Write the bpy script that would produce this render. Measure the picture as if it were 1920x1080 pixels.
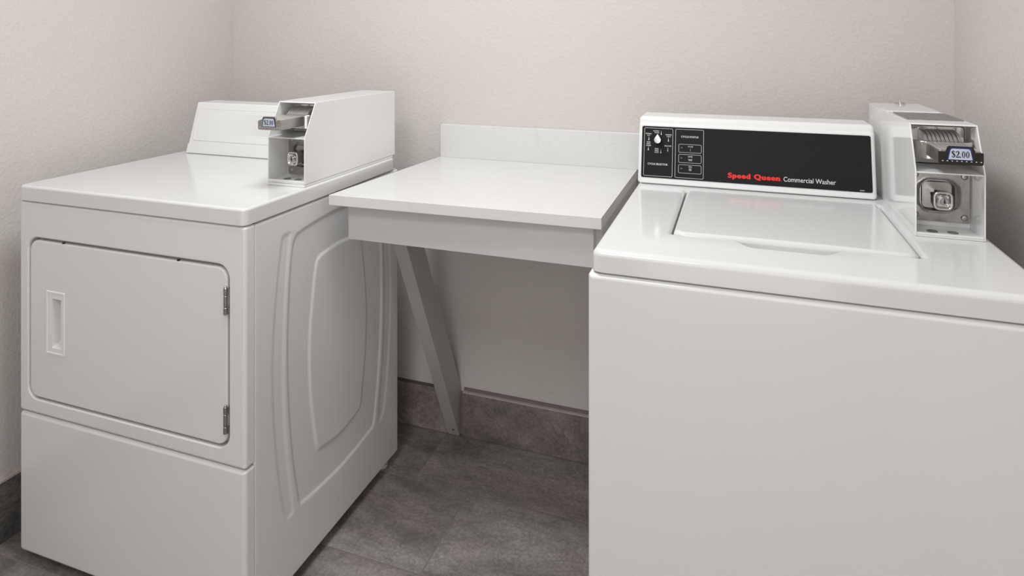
import bpy, bmesh, math, random
import numpy as np
from mathutils import Vector, Matrix
random.seed(7)
PI = math.pi
scn = bpy.context.scene
col = scn.collection
for o in list(bpy.data.objects): bpy.data.objects.remove(o)

# ------------------------------------------------------------------ camera
F_PX = 1213.0
cd = bpy.data.cameras.new('camera')
cd.sensor_width = 36.0
cd.lens = F_PX / 1920 * 36
cd.shift_y = -470 / 1920
cd.clip_start = 0.02
cam = bpy.data.objects.new('camera', cd)
col.objects.link(cam)
cam.location = (0, 0, 1.27)
cam.rotation_euler = (PI / 2, 0, math.radians(19.3))
scn.camera = cam

# ------------------------------------------------------------------ view, world, lights
scn.view_settings.view_transform = 'Standard'
scn.view_settings.look = 'None'
scn.view_settings.gamma = 1.0
scn.view_settings.use_curve_mapping = False
scn.view_settings.exposure = 0.0
w = bpy.data.worlds.new('world'); scn.world = w; w.use_nodes = True
w.node_tree.nodes['Background'].inputs[0].default_value = (0.9, 0.93, 1, 1)
w.node_tree.nodes['Background'].inputs[1].default_value = 0.3

XL, XR, YB, YF, ZC = -1.752, 0.512, 1.905, -0.95, 2.44

def area(name, loc, rot, sx, sy, power, color=(1, 1, 1)):
    l = bpy.data.lights.new(name, 'AREA'); l.shape = 'RECTANGLE'
    l.size, l.size_y, l.energy, l.color = sx, sy, power, color
    o = bpy.data.objects.new(name, l); col.objects.link(o)
    o.location = loc; o.rotation_euler = rot
    return o
LAMPS = ((-0.66, 0.95, 0.50, 18.7), (-0.50, -0.35, 0.60, 13.8))
LAMP_RGB = (0.945, 0.978, 1.0)
for lx, ly, ls, lw in LAMPS:
    area('ceiling_lamp_light', (lx, ly, ZC - 0.052), (0, 0, 0), ls, ls, lw, LAMP_RGB)
area('front_fill_light', (-0.02, YF - 0.16, 1.02), (PI / 2, 0, 0), 0.86, 1.96, 9.8, (1.0, 0.968, 0.962))  # soft frontal fill added behind the camera, just beyond the wall opening

# ------------------------------------------------------------------ materials
def lin(c):
    return tuple(((v / 255) / 12.92 if v / 255 <= 0.04045 else ((v / 255 + 0.055) / 1.055) ** 2.4) for v in c) + (1,)

def mat(name, rgb, rough=0.5, metal=0.0, var=0.03, scale=8.0, bump=0.0, bscale=120.0, bdist=0.001, coat=0.0, rvar=0.0, spec=0.5):
    m = bpy.data.materials.new(name); m.use_nodes = True
    nt = m.node_tree; b = nt.nodes['Principled BSDF']
    b.inputs['Roughness'].default_value = rough
    b.inputs['Metallic'].default_value = metal
    b.inputs['Specular IOR Level'].default_value = spec
    b.inputs['Coat Weight'].default_value = coat
    b.inputs['Coat Roughness'].default_value = 0.04
    tc = nt.nodes.new('ShaderNodeTexCoord')
    n = nt.nodes.new('ShaderNodeTexNoise'); n.inputs['Scale'].default_value = scale; n.inputs['Detail'].default_value = 4
    nt.links.new(tc.outputs['Object'], n.inputs['Vector'])
    r = nt.nodes.new('ShaderNodeValToRGB')
    c = lin(rgb)
    r.color_ramp.elements[0].position = 0.3; r.color_ramp.elements[1].position = 0.7
    r.color_ramp.elements[0].color = tuple(v * (1 - var) for v in c[:3]) + (1,)
    r.color_ramp.elements[1].color = tuple(min(1, v * (1 + var)) for v in c[:3]) + (1,)
    nt.links.new(n.outputs['Fac'], r.inputs['Fac'])
    nt.links.new(r.outputs['Color'], b.inputs['Base Color'])
    if rvar:
        mr = nt.nodes.new('ShaderNodeMapRange')
        mr.inputs['To Min'].default_value = max(0.02, rough - rvar); mr.inputs['To Max'].default_value = rough + rvar
        nt.links.new(n.outputs['Fac'], mr.inputs['Value']); nt.links.new(mr.outputs['Result'], b.inputs['Roughness'])
    if bump:
        n2 = nt.nodes.new('ShaderNodeTexNoise'); n2.inputs['Scale'].default_value = bscale; n2.inputs['Detail'].default_value = 3
        nt.links.new(tc.outputs['Object'], n2.inputs['Vector'])
        bp = nt.nodes.new('ShaderNodeBump'); bp.inputs['Strength'].default_value = bump; bp.inputs['Distance'].default_value = bdist
        nt.links.new(n2.outputs['Fac'], bp.inputs['Height']); nt.links.new(bp.outputs['Normal'], b.inputs['Normal'])
    return m

M = {}
M['enamel'] = mat('white_enamel', (221, 221, 220), 0.13, var=0.006, scale=3, bump=0.03, bscale=260, bdist=0.0003)
M['panel'] = mat('powder_white', (226, 226, 225), 0.16, var=0.006, scale=3, bump=0.04, bscale=300, bdist=0.0003)
M['plastic'] = mat('white_plastic', (234, 234, 233), 0.22, var=0.006, scale=4)
M['boxwhite'] = mat('coin_box_white', (236, 236, 235), 0.09, var=0.008, scale=5, bump=0.03, bscale=300, bdist=0.0003)
M['dark_gap'] = mat('dark_inside', (40, 39, 38), 0.7)
M['chrome'] = mat('polished_steel', (205, 203, 200), 0.12, 1.0, var=0.08, scale=40, rvar=0.06)
M['steel'] = mat('brushed_steel', (176, 174, 171), 0.27, 1.0, var=0.08, scale=60, rvar=0.08, bump=0.08, bscale=400, bdist=0.0003)
M['rib'] = mat('satin_steel', (205, 203, 199), 0.42, 0.75, var=0.05, scale=60)
M['dark_reflect_chrome'] = mat('dark_reflect_chrome', (66, 64, 63), 0.16, 1.0, var=0.1, scale=60)  # tag plate steel darkened as if it reflected a dark room
M['darksteel'] = mat('dark_slots', (28, 27, 26), 0.5)
M['hinge'] = mat('hinge_steel', (170, 168, 164), 0.25, 1.0, var=0.06, scale=80)
M['black_panel'] = mat('black_fascia', (31, 30, 31), 0.38, var=0.06, scale=90, spec=0.15)
M['black_plastic'] = mat('black_plastic', (14, 14, 14), 0.35)
M['silver'] = mat('silver_cap', (225, 224, 222), 0.3, 0.9, var=0.03, scale=50)
M['red'] = mat('red_print', (238, 44, 24), 0.5, var=0.01)
M['white_print'] = mat('white_print', (226, 226, 226), 0.5, var=0.01)
M['grey_print'] = mat('grey_print', (165, 165, 165), 0.5, var=0.01)
M['lamp_off'] = mat('smoked_indicator', (95, 95, 95), 0.3)
M['blue'] = mat('navy_tag', (22, 32, 92), 0.35, var=0.03)
M['navy_black'] = mat('dark_tag', (34, 36, 48), 0.35, var=0.03)
M['pale'] = mat('pale_blue_card', (196, 204, 222), 0.5, var=0.01)
M['ink'] = mat('black_ink', (16, 16, 20), 0.5)
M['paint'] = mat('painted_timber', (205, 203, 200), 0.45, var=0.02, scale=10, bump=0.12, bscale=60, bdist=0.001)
M['brace_shade_paint'] = mat('shade_darkened_timber', (178, 176, 172), 0.45, var=0.03, scale=10, bump=0.12, bscale=60, bdist=0.001)  # timber paint darkened to carry the shade under the shelf
M['brown_gap'] = mat('gap_shade_brown', (92, 84, 80), 0.7)
M['ceiling'] = mat('ceiling_paint', (232, 230, 226), 0.9, bump=0.1, bscale=90)
M['grout'] = mat('grout', (130, 117, 113), 0.9, var=0.06, scale=60)
M['edge_strip'] = mat('edge_strip', (214, 205, 200), 0.35, 0.3, var=0.05, scale=30)
M['painted_trim'] = mat('painted_caulk', (196, 184, 178), 0.6, var=0.03, scale=30)
M['rubber'] = mat('grey_rubber', (120, 119, 117), 0.6, var=0.04)
M['toplabel'] = mat('silver_label', (138, 137, 134), 0.38, 0.6, var=0.28, scale=120, bump=0.3, bscale=300, bdist=0.0005)
M['vent'] = mat('vent_dot', (178, 178, 178), 0.6)
M['foot'] = mat('white_foot', (205, 204, 200), 0.5)

def wall_material():
    m = bpy.data.materials.new('orange_peel_wall'); m.use_nodes = True
    nt = m.node_tree; b = nt.nodes['Principled BSDF']
    b.inputs['Roughness'].default_value = 0.75; b.inputs['Specular IOR Level'].default_value = 0.3
    tc = nt.nodes.new('ShaderNodeTexCoord')
    n0 = nt.nodes.new('ShaderNodeTexNoise'); n0.inputs['Scale'].default_value = 2.5
    r = nt.nodes.new('ShaderNodeValToRGB')
    a = lin((211, 205, 200)); c = lin((215, 209, 204))
    r.color_ramp.elements[0].color = a; r.color_ramp.elements[1].color = c
    nt.links.new(tc.outputs['Object'], n0.inputs['Vector'])
    nt.links.new(n0.outputs['Fac'], r.inputs['Fac']); nt.links.new(r.outputs['Color'], b.inputs['Base Color'])
    n1 = nt.nodes.new('ShaderNodeTexNoise'); n1.inputs['Scale'].default_value = 105; n1.inputs['Detail'].default_value = 4; n1.inputs['Distortion'].default_value = 0.15
    n2 = nt.nodes.new('ShaderNodeTexNoise'); n2.inputs['Scale'].default_value = 190; n2.inputs['Detail'].default_value = 2
    for k in (n1, n2): nt.links.new(tc.outputs['Object'], k.inputs['Vector'])
    rr_ = nt.nodes.new('ShaderNodeValToRGB'); rr_.color_ramp.elements[0].position = 0.46; rr_.color_ramp.elements[1].position = 0.62
    nt.links.new(n1.outputs['Fac'], rr_.inputs['Fac'])
    ad = nt.nodes.new('ShaderNodeMath'); ad.operation = 'MULTIPLY_ADD'; ad.inputs[1].default_value = 0.45
    nt.links.new(n2.outputs['Fac'], ad.inputs[0]); nt.links.new(rr_.outputs['Color'], ad.inputs[2])
    bp = nt.nodes.new('ShaderNodeBump'); bp.inputs['Strength'].default_value = 0.25; bp.inputs['Distance'].default_value = 0.0016
    nt.links.new(ad.outputs[0], bp.inputs['Height']); nt.links.new(bp.outputs['Normal'], b.inputs['Normal'])
    return m
M['wall'] = wall_material()

def tile_material(name, dark, light, red, stretch, spec=0.45, rough=0.42, vein=0.3):
    m = bpy.data.materials.new(name); m.use_nodes = True
    nt = m.node_tree; b = nt.nodes['Principled BSDF']
    b.inputs['Roughness'].default_value = rough; b.inputs['Specular IOR Level'].default_value = spec
    tc = nt.nodes.new('ShaderNodeTexCoord'); oi = nt.nodes.new('ShaderNodeObjectInfo')
    ad = nt.nodes.new('ShaderNodeVectorMath'); ad.operation = 'ADD'
    sc = nt.nodes.new('ShaderNodeVectorMath'); sc.operation = 'SCALE'; sc.inputs['Scale'].default_value = 17.0
    cx = nt.nodes.new('ShaderNodeCombineXYZ')
    for k in range(3): nt.links.new(oi.outputs['Random'], cx.inputs[k])
    nt.links.new(cx.outputs[0], sc.inputs[0])
    mp = nt.nodes.new('ShaderNodeMapping'); mp.inputs['Scale'].default_value = stretch
    nt.links.new(tc.outputs['Object'], mp.inputs['Vector'])
    nt.links.new(mp.outputs[0], ad.inputs[0]); nt.links.new(sc.outputs[0], ad.inputs[1])
    n1 = nt.nodes.new('ShaderNodeTexNoise'); n1.inputs['Scale'].default_value = 3.2; n1.inputs['Detail'].default_value = 7; n1.inputs['Roughness'].default_value = 0.62; n1.inputs['Distortion'].default_value = 0.7
    n2 = nt.nodes.new('ShaderNodeTexNoise'); n2.inputs['Scale'].default_value = 5.5; n2.inputs['Detail'].default_value = 5
    n3 = nt.nodes.new('ShaderNodeTexNoise'); n3.inputs['Scale'].default_value = 120; n3.inputs['Detail'].default_value = 3
    for k in (n1, n2): nt.links.new(ad.outputs[0], k.inputs['Vector'])
    nt.links.new(tc.outputs['Object'], n3.inputs['Vector'])
    r1 = nt.nodes.new('ShaderNodeValToRGB'); r1.color_ramp.elements[0].position = 0.34; r1.color_ramp.elements[1].position = 0.66
    r1.color_ramp.elements[0].color = lin(dark); r1.color_ramp.elements[1].color = lin(light)
    nt.links.new(n1.outputs['Fac'], r1.inputs['Fac'])
    r2 = nt.nodes.new('ShaderNodeValToRGB'); r2.color_ramp.elements[0].position = 0.5; r2.color_ramp.elements[1].position = 0.68
    r2.color_ramp.elements[0].color = (0, 0, 0, 1); r2.color_ramp.elements[1].color = (0.5, 0.5, 0.5, 1)
    nt.links.new(n2.outputs['Fac'], r2.inputs['Fac'])
    mx = nt.nodes.new('ShaderNodeMixRGB'); mx.inputs['Color2'].default_value = lin(red)
    nt.links.new(r2.outputs['Color'], mx.inputs['Fac']); nt.links.new(r1.outputs['Color'], mx.inputs['Color1'])
    n4 = nt.nodes.new('ShaderNodeTexNoise'); n4.inputs['Scale'].default_value = 7; n4.inputs['Detail'].default_value = 9; n4.inputs['Roughness'].default_value = 0.7; n4.inputs['Distortion'].default_value = 0.7
    nt.links.new(ad.outputs[0], n4.inputs['Vector'])
    r4 = nt.nodes.new('ShaderNodeValToRGB'); q4 = r4.color_ramp.elements
    q4[0].position = 0.46; q4[0].color = (0, 0, 0, 1); q4[1].position = 0.54; q4[1].color = (0, 0, 0, 1)
    q5 = q4.new(0.5); q5.color = (vein, vein, vein, 1)
    nt.links.new(n4.outputs['Fac'], r4.inputs['Fac'])
    m4 = nt.nodes.new('ShaderNodeMixRGB'); m4.inputs['Color2'].default_value = lin([v * 0.62 for v in dark])
    nt.links.new(r4.outputs['Color'], m4.inputs['Fac']); nt.links.new(mx.outputs['Color'], m4.inputs['Color1'])
    mx = m4
    m2 = nt.nodes.new('ShaderNodeMixRGB'); m2.blend_type = 'OVERLAY'; m2.inputs['Fac'].default_value = 0.5
    nt.links.new(mx.outputs['Color'], m2.inputs['Color1']); nt.links.new(n3.outputs['Fac'], m2.inputs['Color2'])
    nt.links.new(m2.outputs['Color'], b.inputs['Base Color'])
    bp = nt.nodes.new('ShaderNodeBump'); bp.inputs['Strength'].default_value = 0.15; bp.inputs['Distance'].default_value = 0.001
    nt.links.new(n1.outputs['Fac'], bp.inputs['Height']); nt.links.new(bp.outputs['Normal'], b.inputs['Normal'])
    return m
M['tile'] = tile_material('slate_look_floor_tile', (110, 106, 103), (164, 158, 154), (158, 139, 135), (1, 2.2, 1))
M['base_tile'] = tile_material('slate_look_base_tile', (108, 101, 98), (162, 151, 147), (152, 134, 130), (1, 1, 1.7), rough=0.5, vein=0.28)

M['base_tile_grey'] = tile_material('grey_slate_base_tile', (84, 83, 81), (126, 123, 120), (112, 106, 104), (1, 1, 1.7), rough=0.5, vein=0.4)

def quartz():
    m = mat('white_quartz', (223, 222, 220), 0.24, var=0.008, scale=6)
    nt = m.node_tree; b = nt.nodes['Principled BSDF']
    old = b.inputs['Base Color'].links[0].from_socket
    tc = nt.nodes.new('ShaderNodeTexCoord')
    n = nt.nodes.new('ShaderNodeTexNoise'); n.inputs['Scale'].default_value = 5; n.inputs['Detail'].default_value = 8; n.inputs['Distortion'].default_value = 1.6
    nt.links.new(tc.outputs['Object'], n.inputs['Vector'])
    r = nt.nodes.new('ShaderNodeValToRGB')
    e = r.color_ramp.elements
    e[0].position = 0.488; e[0].color = (0, 0, 0, 1); e[1].position = 0.512; e[1].color = (0, 0, 0, 1)
    k = e.new(0.5); k.color = (0.07, 0.07, 0.07, 1)
    nt.links.new(n.outputs['Fac'], r.inputs['Fac'])
    mx = nt.nodes.new('ShaderNodeMixRGB'); mx.inputs['Color2'].default_value = lin((150, 146, 140))
    nt.links.new(r.outputs['Color'], mx.inputs['Fac']); nt.links.new(old, mx.inputs['Color1'])
    nt.links.new(mx.outputs['Color'], b.inputs['Base Color'])
    return m
M['quartz'] = quartz()

# ------------------------------------------------------------------ helpers
def tag(o, label=None, cat=None, group=None, kind=None):
    if label: o['label'] = label
    if cat: o['category'] = cat
    if group: o['group'] = group
    if kind: o['kind'] = kind
    return o

def thing(name, loc, label, cat, group=None):
    o = bpy.data.objects.new(name, None); col.objects.link(o)
    o.empty_display_size = 0.1
    o.location = loc
    o['base'] = tuple(loc)
    return tag(o, label, cat, group)

def root_loc(p):
    v = Vector((0, 0, 0))
    while p is not None:
        v += p.location; p = p.parent
    return v

def obj(name, bm, m, parent=None, smooth=True, ang=32, label=None, weighted=True):
    """bmesh in world coordinates -> one mesh object, origin at its own centre base"""
    bmesh.ops.recalc_face_normals(bm, faces=bm.faces)
    me = bpy.data.meshes.new(name)
    lim = math.radians(ang)
    for f in bm.faces: f.smooth = smooth
    for e in bm.edges:
        if len(e.link_faces) == 2 and e.calc_face_angle(0) > lim: e.smooth = False
    bm.to_mesh(me); bm.free()
    me.materials.append(m)
    o = bpy.data.objects.new(name, me); col.objects.link(o)
    xs = [v.co for v in me.vertices]
    lo = Vector((min(v.x for v in xs), min(v.y for v in xs), min(v.z for v in xs)))
    hi = Vector((max(v.x for v in xs), max(v.y for v in xs), max(v.z for v in xs)))
    c = Vector(((lo.x + hi.x) / 2, (lo.y + hi.y) / 2, lo.z))
    me.transform(Matrix.Translation(-c))
    if parent is not None:
        o.parent = parent
        o.location = c - root_loc(parent)
    else:
        o.location = c
    if smooth and weighted:
        wn = o.modifiers.new('weighted', 'WEIGHTED_NORMAL'); wn.keep_sharp = True; wn.weight = 90
    if label: o['label'] = label
    return o

AX = {'y': lambda a, b, d: (a, d, b), 'z': lambda a, b, d: (a, b, d), 'x': lambda a, b, d: (d, a, b)}

def rr(a0, a1, b0, b1, r, n=5):
    """rounded rectangle, 4*(n+1) points"""
    if not hasattr(r, '__len__'): r = (r, r, r, r)
    pts = []
    for (ca, cb, sa, sb, t0, q) in ((a0, b0, 1, 1, PI, r[0]), (a1, b0, -1, 1, 1.5 * PI, r[1]), (a1, b1, -1, -1, 0, r[2]), (a0, b1, 1, -1, 0.5 * PI, r[3])):
        q = max(q, 1e-5)
        for i in range(n + 1):
            t = t0 + i / n * PI / 2
            pts.append((ca + sa * q + q * math.cos(t), cb + sb * q + q * math.sin(t)))
    return pts

def rri(rect, r, inset, n=5):
    a0, a1, b0, b1 = rect
    rs = r if hasattr(r, '__len__') else (r,) * 4
    return rr(a0 + inset, a1 - inset, b0 + inset, b1 - inset, [max(q - inset, 1e-5) if inset > 0 else q - inset for q in rs], n)

def loft(bm, loops, cap0=True, cap1=True):
    vs = [[bm.verts.new(p) for p in L] for L in loops]
    n = len(vs[0])
    for A, B in zip(vs, vs[1:]):
        for i in range(n):
            j = (i + 1) % n
            bm.faces.new((A[i], A[j], B[j], B[i]))
    if cap0: bm.faces.new(list(reversed(vs[0])))
    if cap1: bm.faces.new(vs[-1])
    return vs

def fillet(f, k=4):
    """(inset, depth) pairs of a quarter round from full size at depth f up to the face at depth 0"""
    return [(f * (1 - math.cos(t)), f * (1 - math.sin(t))) for t in [i / k * PI / 2 for i in range(k + 1)]]

def slab(bm, ax, rect, d0, d1, r=0.004, f0=0.0, f1=0.0, n=5):
    """rounded slab; d0 -> d1 along ax, fillets f0 at d0 and f1 at d1"""
    g = AX[ax]; s = 1 if d1 > d0 else -1
    L = []
    if f0 > 0:
        for ins, dep in reversed(fillet(f0)): L.append([g(a, b, d0 + s * dep) for a, b in rri(rect, r, ins, n)])
    else: L.append([g(a, b, d0) for a, b in rri(rect, r, 0, n)])
    if f1 > 0:
        for ins, dep in fillet(f1): L.append([g(a, b, d1 - s * dep) for a, b in rri(rect, r, ins, n)])
    else: L.append([g(a, b, d1) for a, b in rri(rect, r, 0, n)])
    loft(bm, L)

def box(bm, x0, x1, y0, y1, z0, z1):
    slab(bm, 'z', (x0, x1, y0, y1), z0, z1, 0.0, n=1) if False else None
    v = [bm.verts.new(p) for p in ((x0, y0, z0), (x1, y0, z0), (x1, y1, z0), (x0, y1, z0), (x0, y0, z1), (x1, y0, z1), (x1, y1, z1), (x0, y1, z1))]
    for f in ((3, 2, 1, 0), (4, 5, 6, 7), (0, 1, 5, 4), (1, 2, 6, 5), (2, 3, 7, 6), (3, 0, 4, 7)): bm.faces.new([v[i] for i in f])

def prism(bm, prof, ax, d0, d1):
    g = AX[ax]
    loft(bm, [[g(a, b, d0) for a, b in prof], [g(a, b, d1) for a, b in prof]])

def bevel(bm, w, seg=2, ang=30):
    bmesh.ops.recalc_face_normals(bm, faces=bm.faces)
    es = [e for e in bm.edges if len(e.link_faces) == 2 and e.calc_face_angle(0) > math.radians(ang)]
    bmesh.ops.bevel(bm, geom=es, offset=w, segments=seg, affect='EDGES', profile=0.5, clamp_overlap=True)

def lathe(bm, c, ax, prof, n=20):
    """prof: (radius, depth) list, along ax"""
    g = AX[ax]
    if ax == 'y': base = (c[0], c[2], c[1])
    elif ax == 'z': base = (c[0], c[1], c[2])
    else: base = (c[1], c[2], c[0])
    L = [[g(base[0] + r * math.cos(2 * PI * i / n), base[1] + r * math.sin(2 * PI * i / n), base[2] + d) for i in range(n)] for r, d in prof]
    loft(bm, L)

def new(): return bmesh.new()

def text_bm(bm, s, size, T, align='CENTER', offset=0.0, xs=1.0, space=1.0, thick=0.0):
    """lettering from the built in font, as a flat mesh, placed with matrix T"""
    c = bpy.data.curves.new('t', 'FONT'); c.body = s; c.size = size; c.align_x = align; c.align_y = 'BOTTOM_BASELINE'
    c.offset = offset; c.space_character = space; c.resolution_u = 3; c.extrude = thick
    o = bpy.data.objects.new('t', c); col.objects.link(o)
    dg = bpy.context.evaluated_depsgraph_get()
    me = bpy.data.meshes.new_from_object(o.evaluated_get(dg))
    me.transform(T @ Matrix.Diagonal((xs, 1, 1, 1)))
    bm.from_mesh(me)
    bpy.data.meshes.remove(me)
    bpy.data.objects.remove(o); bpy.data.curves.remove(c)

# ------------------------------------------------------------------ the room
def struct(name, bm, m, **k):
    o = obj(name, bm, m, smooth=False, **k); o['kind'] = 'structure'; return o

b = new(); box(b, XL - 0.1, XR + 0.1, YB, YB + 0.1, 0, ZC); wall_back = struct('wall_back', b, M['wall'])
b = new(); box(b, XL - 0.1, XL, YF - 0.1, YB, 0, ZC); wall_left = struct('wall_left', b, M['wall'])
b = new(); box(b, XR, XR + 0.1, YF - 0.1, YB, 0, ZC); wall_right = struct('wall_right', b, M['wall'])
b = new()
box(b, XL, -0.46, YF - 0.1, YF, 0, ZC); box(b, 0.42, XR, YF - 0.1, YF, 0, ZC); box(b, -0.46, 0.42, YF - 0.1, YF, 2.03, ZC)  # opening left in this unseen wall so the added fill shines in
wall_front = struct('wall_front', b, M['wall'])
b = new(); box(b, XL - 0.1, XR + 0.1, YF - 0.1, YB + 0.1, ZC, ZC + 0.1); ceiling = struct('ceiling', b, M['ceiling'])
b = new(); box(b, XL - 0.1, XR + 0.1, YF - 0.3, YB + 0.1, -0.1, -0.0005); floor = struct('floor', b, M['grout'])

def tile_bm(x0, x1, y0, y1, z0, z1, e=0.0009):
    t = new(); slab(t, 'z', (x0, x1, y0, y1), z0, z1, 0.0012, 0, min(e, 0.0006), n=1); return t
rows = [1.893, 1.66, 1.372, 1.084, 0.796, 0.508, 0.22, -0.068, -0.356, -0.644, -0.932]
joint = [-0.882, -0.71, -0.545, -0.9, -0.7, -0.5, -0.88, -0.7, -0.53, -0.9]
G = 0.0016
for k, (yt, yb) in enumerate(zip(rows, rows[1:])):
    js = [XL] + [x for x in [joint[k] + 0.585 * i for i in range(-3, 4)] if XL + 0.04 < x < XR - 0.04] + [XR]
    for x0, x1 in zip(js, js[1:]):
        obj('tile', tile_bm(x0 + G, x1 - G, yb + G, yt - G, -0.0009, 0.0), M['tile'], floor)

# skirting: one row of tiles with a metal cap along the foot of the back and left walls
BZ = 0.139
b = new(); box(b, XL + 0.012, XR - 0.002, YB - 0.003, YB - 0.0004, 0.0005, BZ - 0.003)
base_back = struct('baseboard_back', b, M['grout'])
for x0, x1 in ((XL + 0.010, -1.4), (-1.398, -0.8815), (-0.828, -0.2435), (-0.2415, 0.343), (0.345, XR - 0.002)):
    t = new(); slab(t, 'y', (x0, x1, 0.001, BZ), YB - 0.003, 1.8895, 0.001, 0, 0.0008, n=1)
    obj('tile', t, M['base_tile'], base_back)
b = new(); slab(b, 'y', (XL + 0.010, -0.8815, BZ + 0.0005, BZ + 0.0018), YB - 0.0005, 1.8892, 0.0008, n=1)  # dark strip laid in for the shade of the gap above these tiles
obj('edge_strip', b, M['brown_gap'], base_back)
b = new(); slab(b, 'y', (-0.828, XR - 0.002, BZ + 0.0005, BZ + 0.0035), YB - 0.0005, 1.8892, 0.0008, n=1)
obj('edge_strip', b, M['edge_strip'], base_back, label='bright metal edge strip along the top of the grey base tiles')
b = new(); slab(b, 'y', (-0.828, XR - 0.002, BZ + 0.004, BZ + 0.012), YB - 0.0004, YB - 0.005, 0.0008, n=1)
obj('caulk_strip', b, M['grout'], base_back)
LZ = 0.149
b = new(); box(b, XL + 0.0004, XL + 0.003, YF, YB - 0.02, 0.0005, LZ - 0.003)
base_left = struct('baseboard_left', b, M['grout'])
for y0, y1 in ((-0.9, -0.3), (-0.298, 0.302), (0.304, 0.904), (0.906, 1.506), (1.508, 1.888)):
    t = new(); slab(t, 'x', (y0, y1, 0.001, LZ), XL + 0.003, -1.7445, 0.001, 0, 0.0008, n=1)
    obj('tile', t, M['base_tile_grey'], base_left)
b = new(); slab(b, 'x', (YF, 1.888, LZ + 0.0008, LZ + 0.011), XL + 0.0004, -1.7425, 0.003, 0, 0.003, n=3)
obj('caulk_strip', b, M['painted_trim'], base_left)

# ceiling lamps (above the frame)
for (lx, ly, ls, lw), where in zip(LAMPS, ('over the shelf', 'nearer the front wall')):
    cl = thing('ceiling_light', (lx, ly, ZC - 0.045), 'square ceiling light with a white rim, ' + where, 'light', 'ceiling lights')
    b = new(); g = AX['z']; R0 = (lx - ls / 2 - 0.04, lx + ls / 2 + 0.04, ly - ls / 2 - 0.04, ly + ls / 2 + 0.04)
    loft(b, [[g(p, q, ZC - 0.0005) for p, q in rri(R0, 0.012, 0)], [g(p, q, ZC - 0.045) for p, q in rri(R0, 0.012, 0)],
             [g(p, q, ZC - 0.045) for p, q in rri(R0, 0.012, 0.03)], [g(p, q, ZC - 0.03) for p, q in rri(R0, 0.012, 0.03)]])
    obj('frame', b, M['plastic'], cl)

# ------------------------------------------------------------------ dryer (left)
DX0, DX1, DY0, DY1, DT = -1.642, -0.9665, 1.083, 1.722, 0.914
dryer = thing('dryer', ((DX0 + DX1) / 2, (DY0 + DY1) / 2, 0.0), 'white front-loading coin dryer with a hinged square door, left of the shelf', 'dryer')
b = new(); slab(b, 'z', (DX0 + 0.004, DX1 - 0.008, 1.124, DY1), 0.032, 0.8755, 0.004, n=2)
obj('cabinet', b, M['panel'], dryer)

def sdf(P, Q):
    """signed distance of the points P to the closed polygon Q (negative inside)"""
    Q = np.array(Q); d = np.full(len(P), 9.0); ins = np.zeros(len(P), bool)
    for i in range(len(Q)):
        a = Q[i]; c = Q[(i + 1) % len(Q)]; e = c - a; wv = P - a
        t = np.clip((wv @ e) / max(e @ e, 1e-12), 0, 1)
        d = np.minimum(d, np.hypot(*(wv - t[:, None] * e).T))
        cond = (a[1] > P[:, 1]) != (c[1] > P[:, 1])
        if abs(c[1] - a[1]) > 1e-12:
            xx = a[0] + (P[:, 1] - a[1]) / (c[1] - a[1]) * e[0]
            ins ^= cond & (P[:, 0] < xx)
    return np.where(ins, -d, d)

def chaikin(p, it=3):
    p = [np.array(q, float) for q in p]
    for _ in range(it):
        r = []
        for i in range(len(p)):
            a, c = p[i], p[(i + 1) % len(p)]
            r += [a * 0.75 + c * 0.25, a * 0.25 + c * 0.75]
        p = r
    return p
YC = 1.424
halfP = [(0, 0.832), (-0.12, 0.822), (-0.16, 0.815), (-0.175, 0.813), (-0.188, 0.79), (-0.196, 0.73), (-0.204, 0.62), (-0.205, 0.52), (-0.199, 0.40), (-0.185, 0.29), (-0.168, 0.205), (-0.163, 0.184), (-0.154, 0.177), (-0.06, 0.168), (0, 0.165)]
halfI = [(0, 0.745), (-0.06, 0.739), (-0.086, 0.735), (-0.098, 0.725), (-0.108, 0.68), (-0.125, 0.56), (-0.126, 0.48), (-0.120, 0.40), (-0.103, 0.30), (-0.094, 0.266), (-0.085, 0.263), (-0.03, 0.253), (0, 0.251)]
def full(h): return chaikin([(YC + a, z) for a, z in h] + [(YC - a, z) for a, z in reversed(h[1:-1])])
polyP, polyI = full(halfP), full(halfI)
S = [(1.203, 0.823), (1.228, 0.823), (1.227, 0.815), (1.211, 0.695), (1.204, 0.562), (1.2075, 0.373), (1.238, 0.185), (1.235, 0.176), (1.211, 0.178), (1.190, 0.269), (1.169, 0.442), (1.168, 0.579), (1.179, 0.692), (1.198, 0.81)]
polyS = chaikin(S, 2); polyS2 = [np.array((2 * YC - q[0], q[1])) for q in polyS]
ys = np.linspace(1.1115, DY1, 205); zs = np.linspace(0.030, 0.8735, 285)
YY, ZZ = np.meshgrid(ys, zs, indexing='ij'); P = np.stack([YY.ravel(), ZZ.ravel()], 1)
def ramp(d, w): t = np.clip((w - d) / (2 * w), 0, 1); return t * t * (3 - 2 * t)
wv_ = 0.0048
h = 0.0030 * np.minimum(ramp(sdf(P, polyP), wv_), 1 - ramp(sdf(P, polyI), wv_))
h = h + 0.0019 * ramp(sdf(P, polyS), 0.006) + 0.0019 * ramp(sdf(P, polyS2), 0.006)
edge = np.minimum(np.minimum(YY.ravel() - ys[0], ys[-1] - YY.ravel()), np.minimum(ZZ.ravel() - zs[0], zs[-1] - ZZ.ravel()))
h = h + 0.003 * np.clip(1 - edge / 0.003, 0, 1) ** 2
X = DX1 - h
ny, nz = len(ys), len(zs)
verts = [(X[i], P[i, 0], P[i, 1]) for i in range(ny * nz)]
faces = [(i * nz + j, (i + 1) * nz + j, (i + 1) * nz + j + 1, i * nz + j + 1) for i in range(ny - 1) for j in range(nz - 1)]
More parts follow.
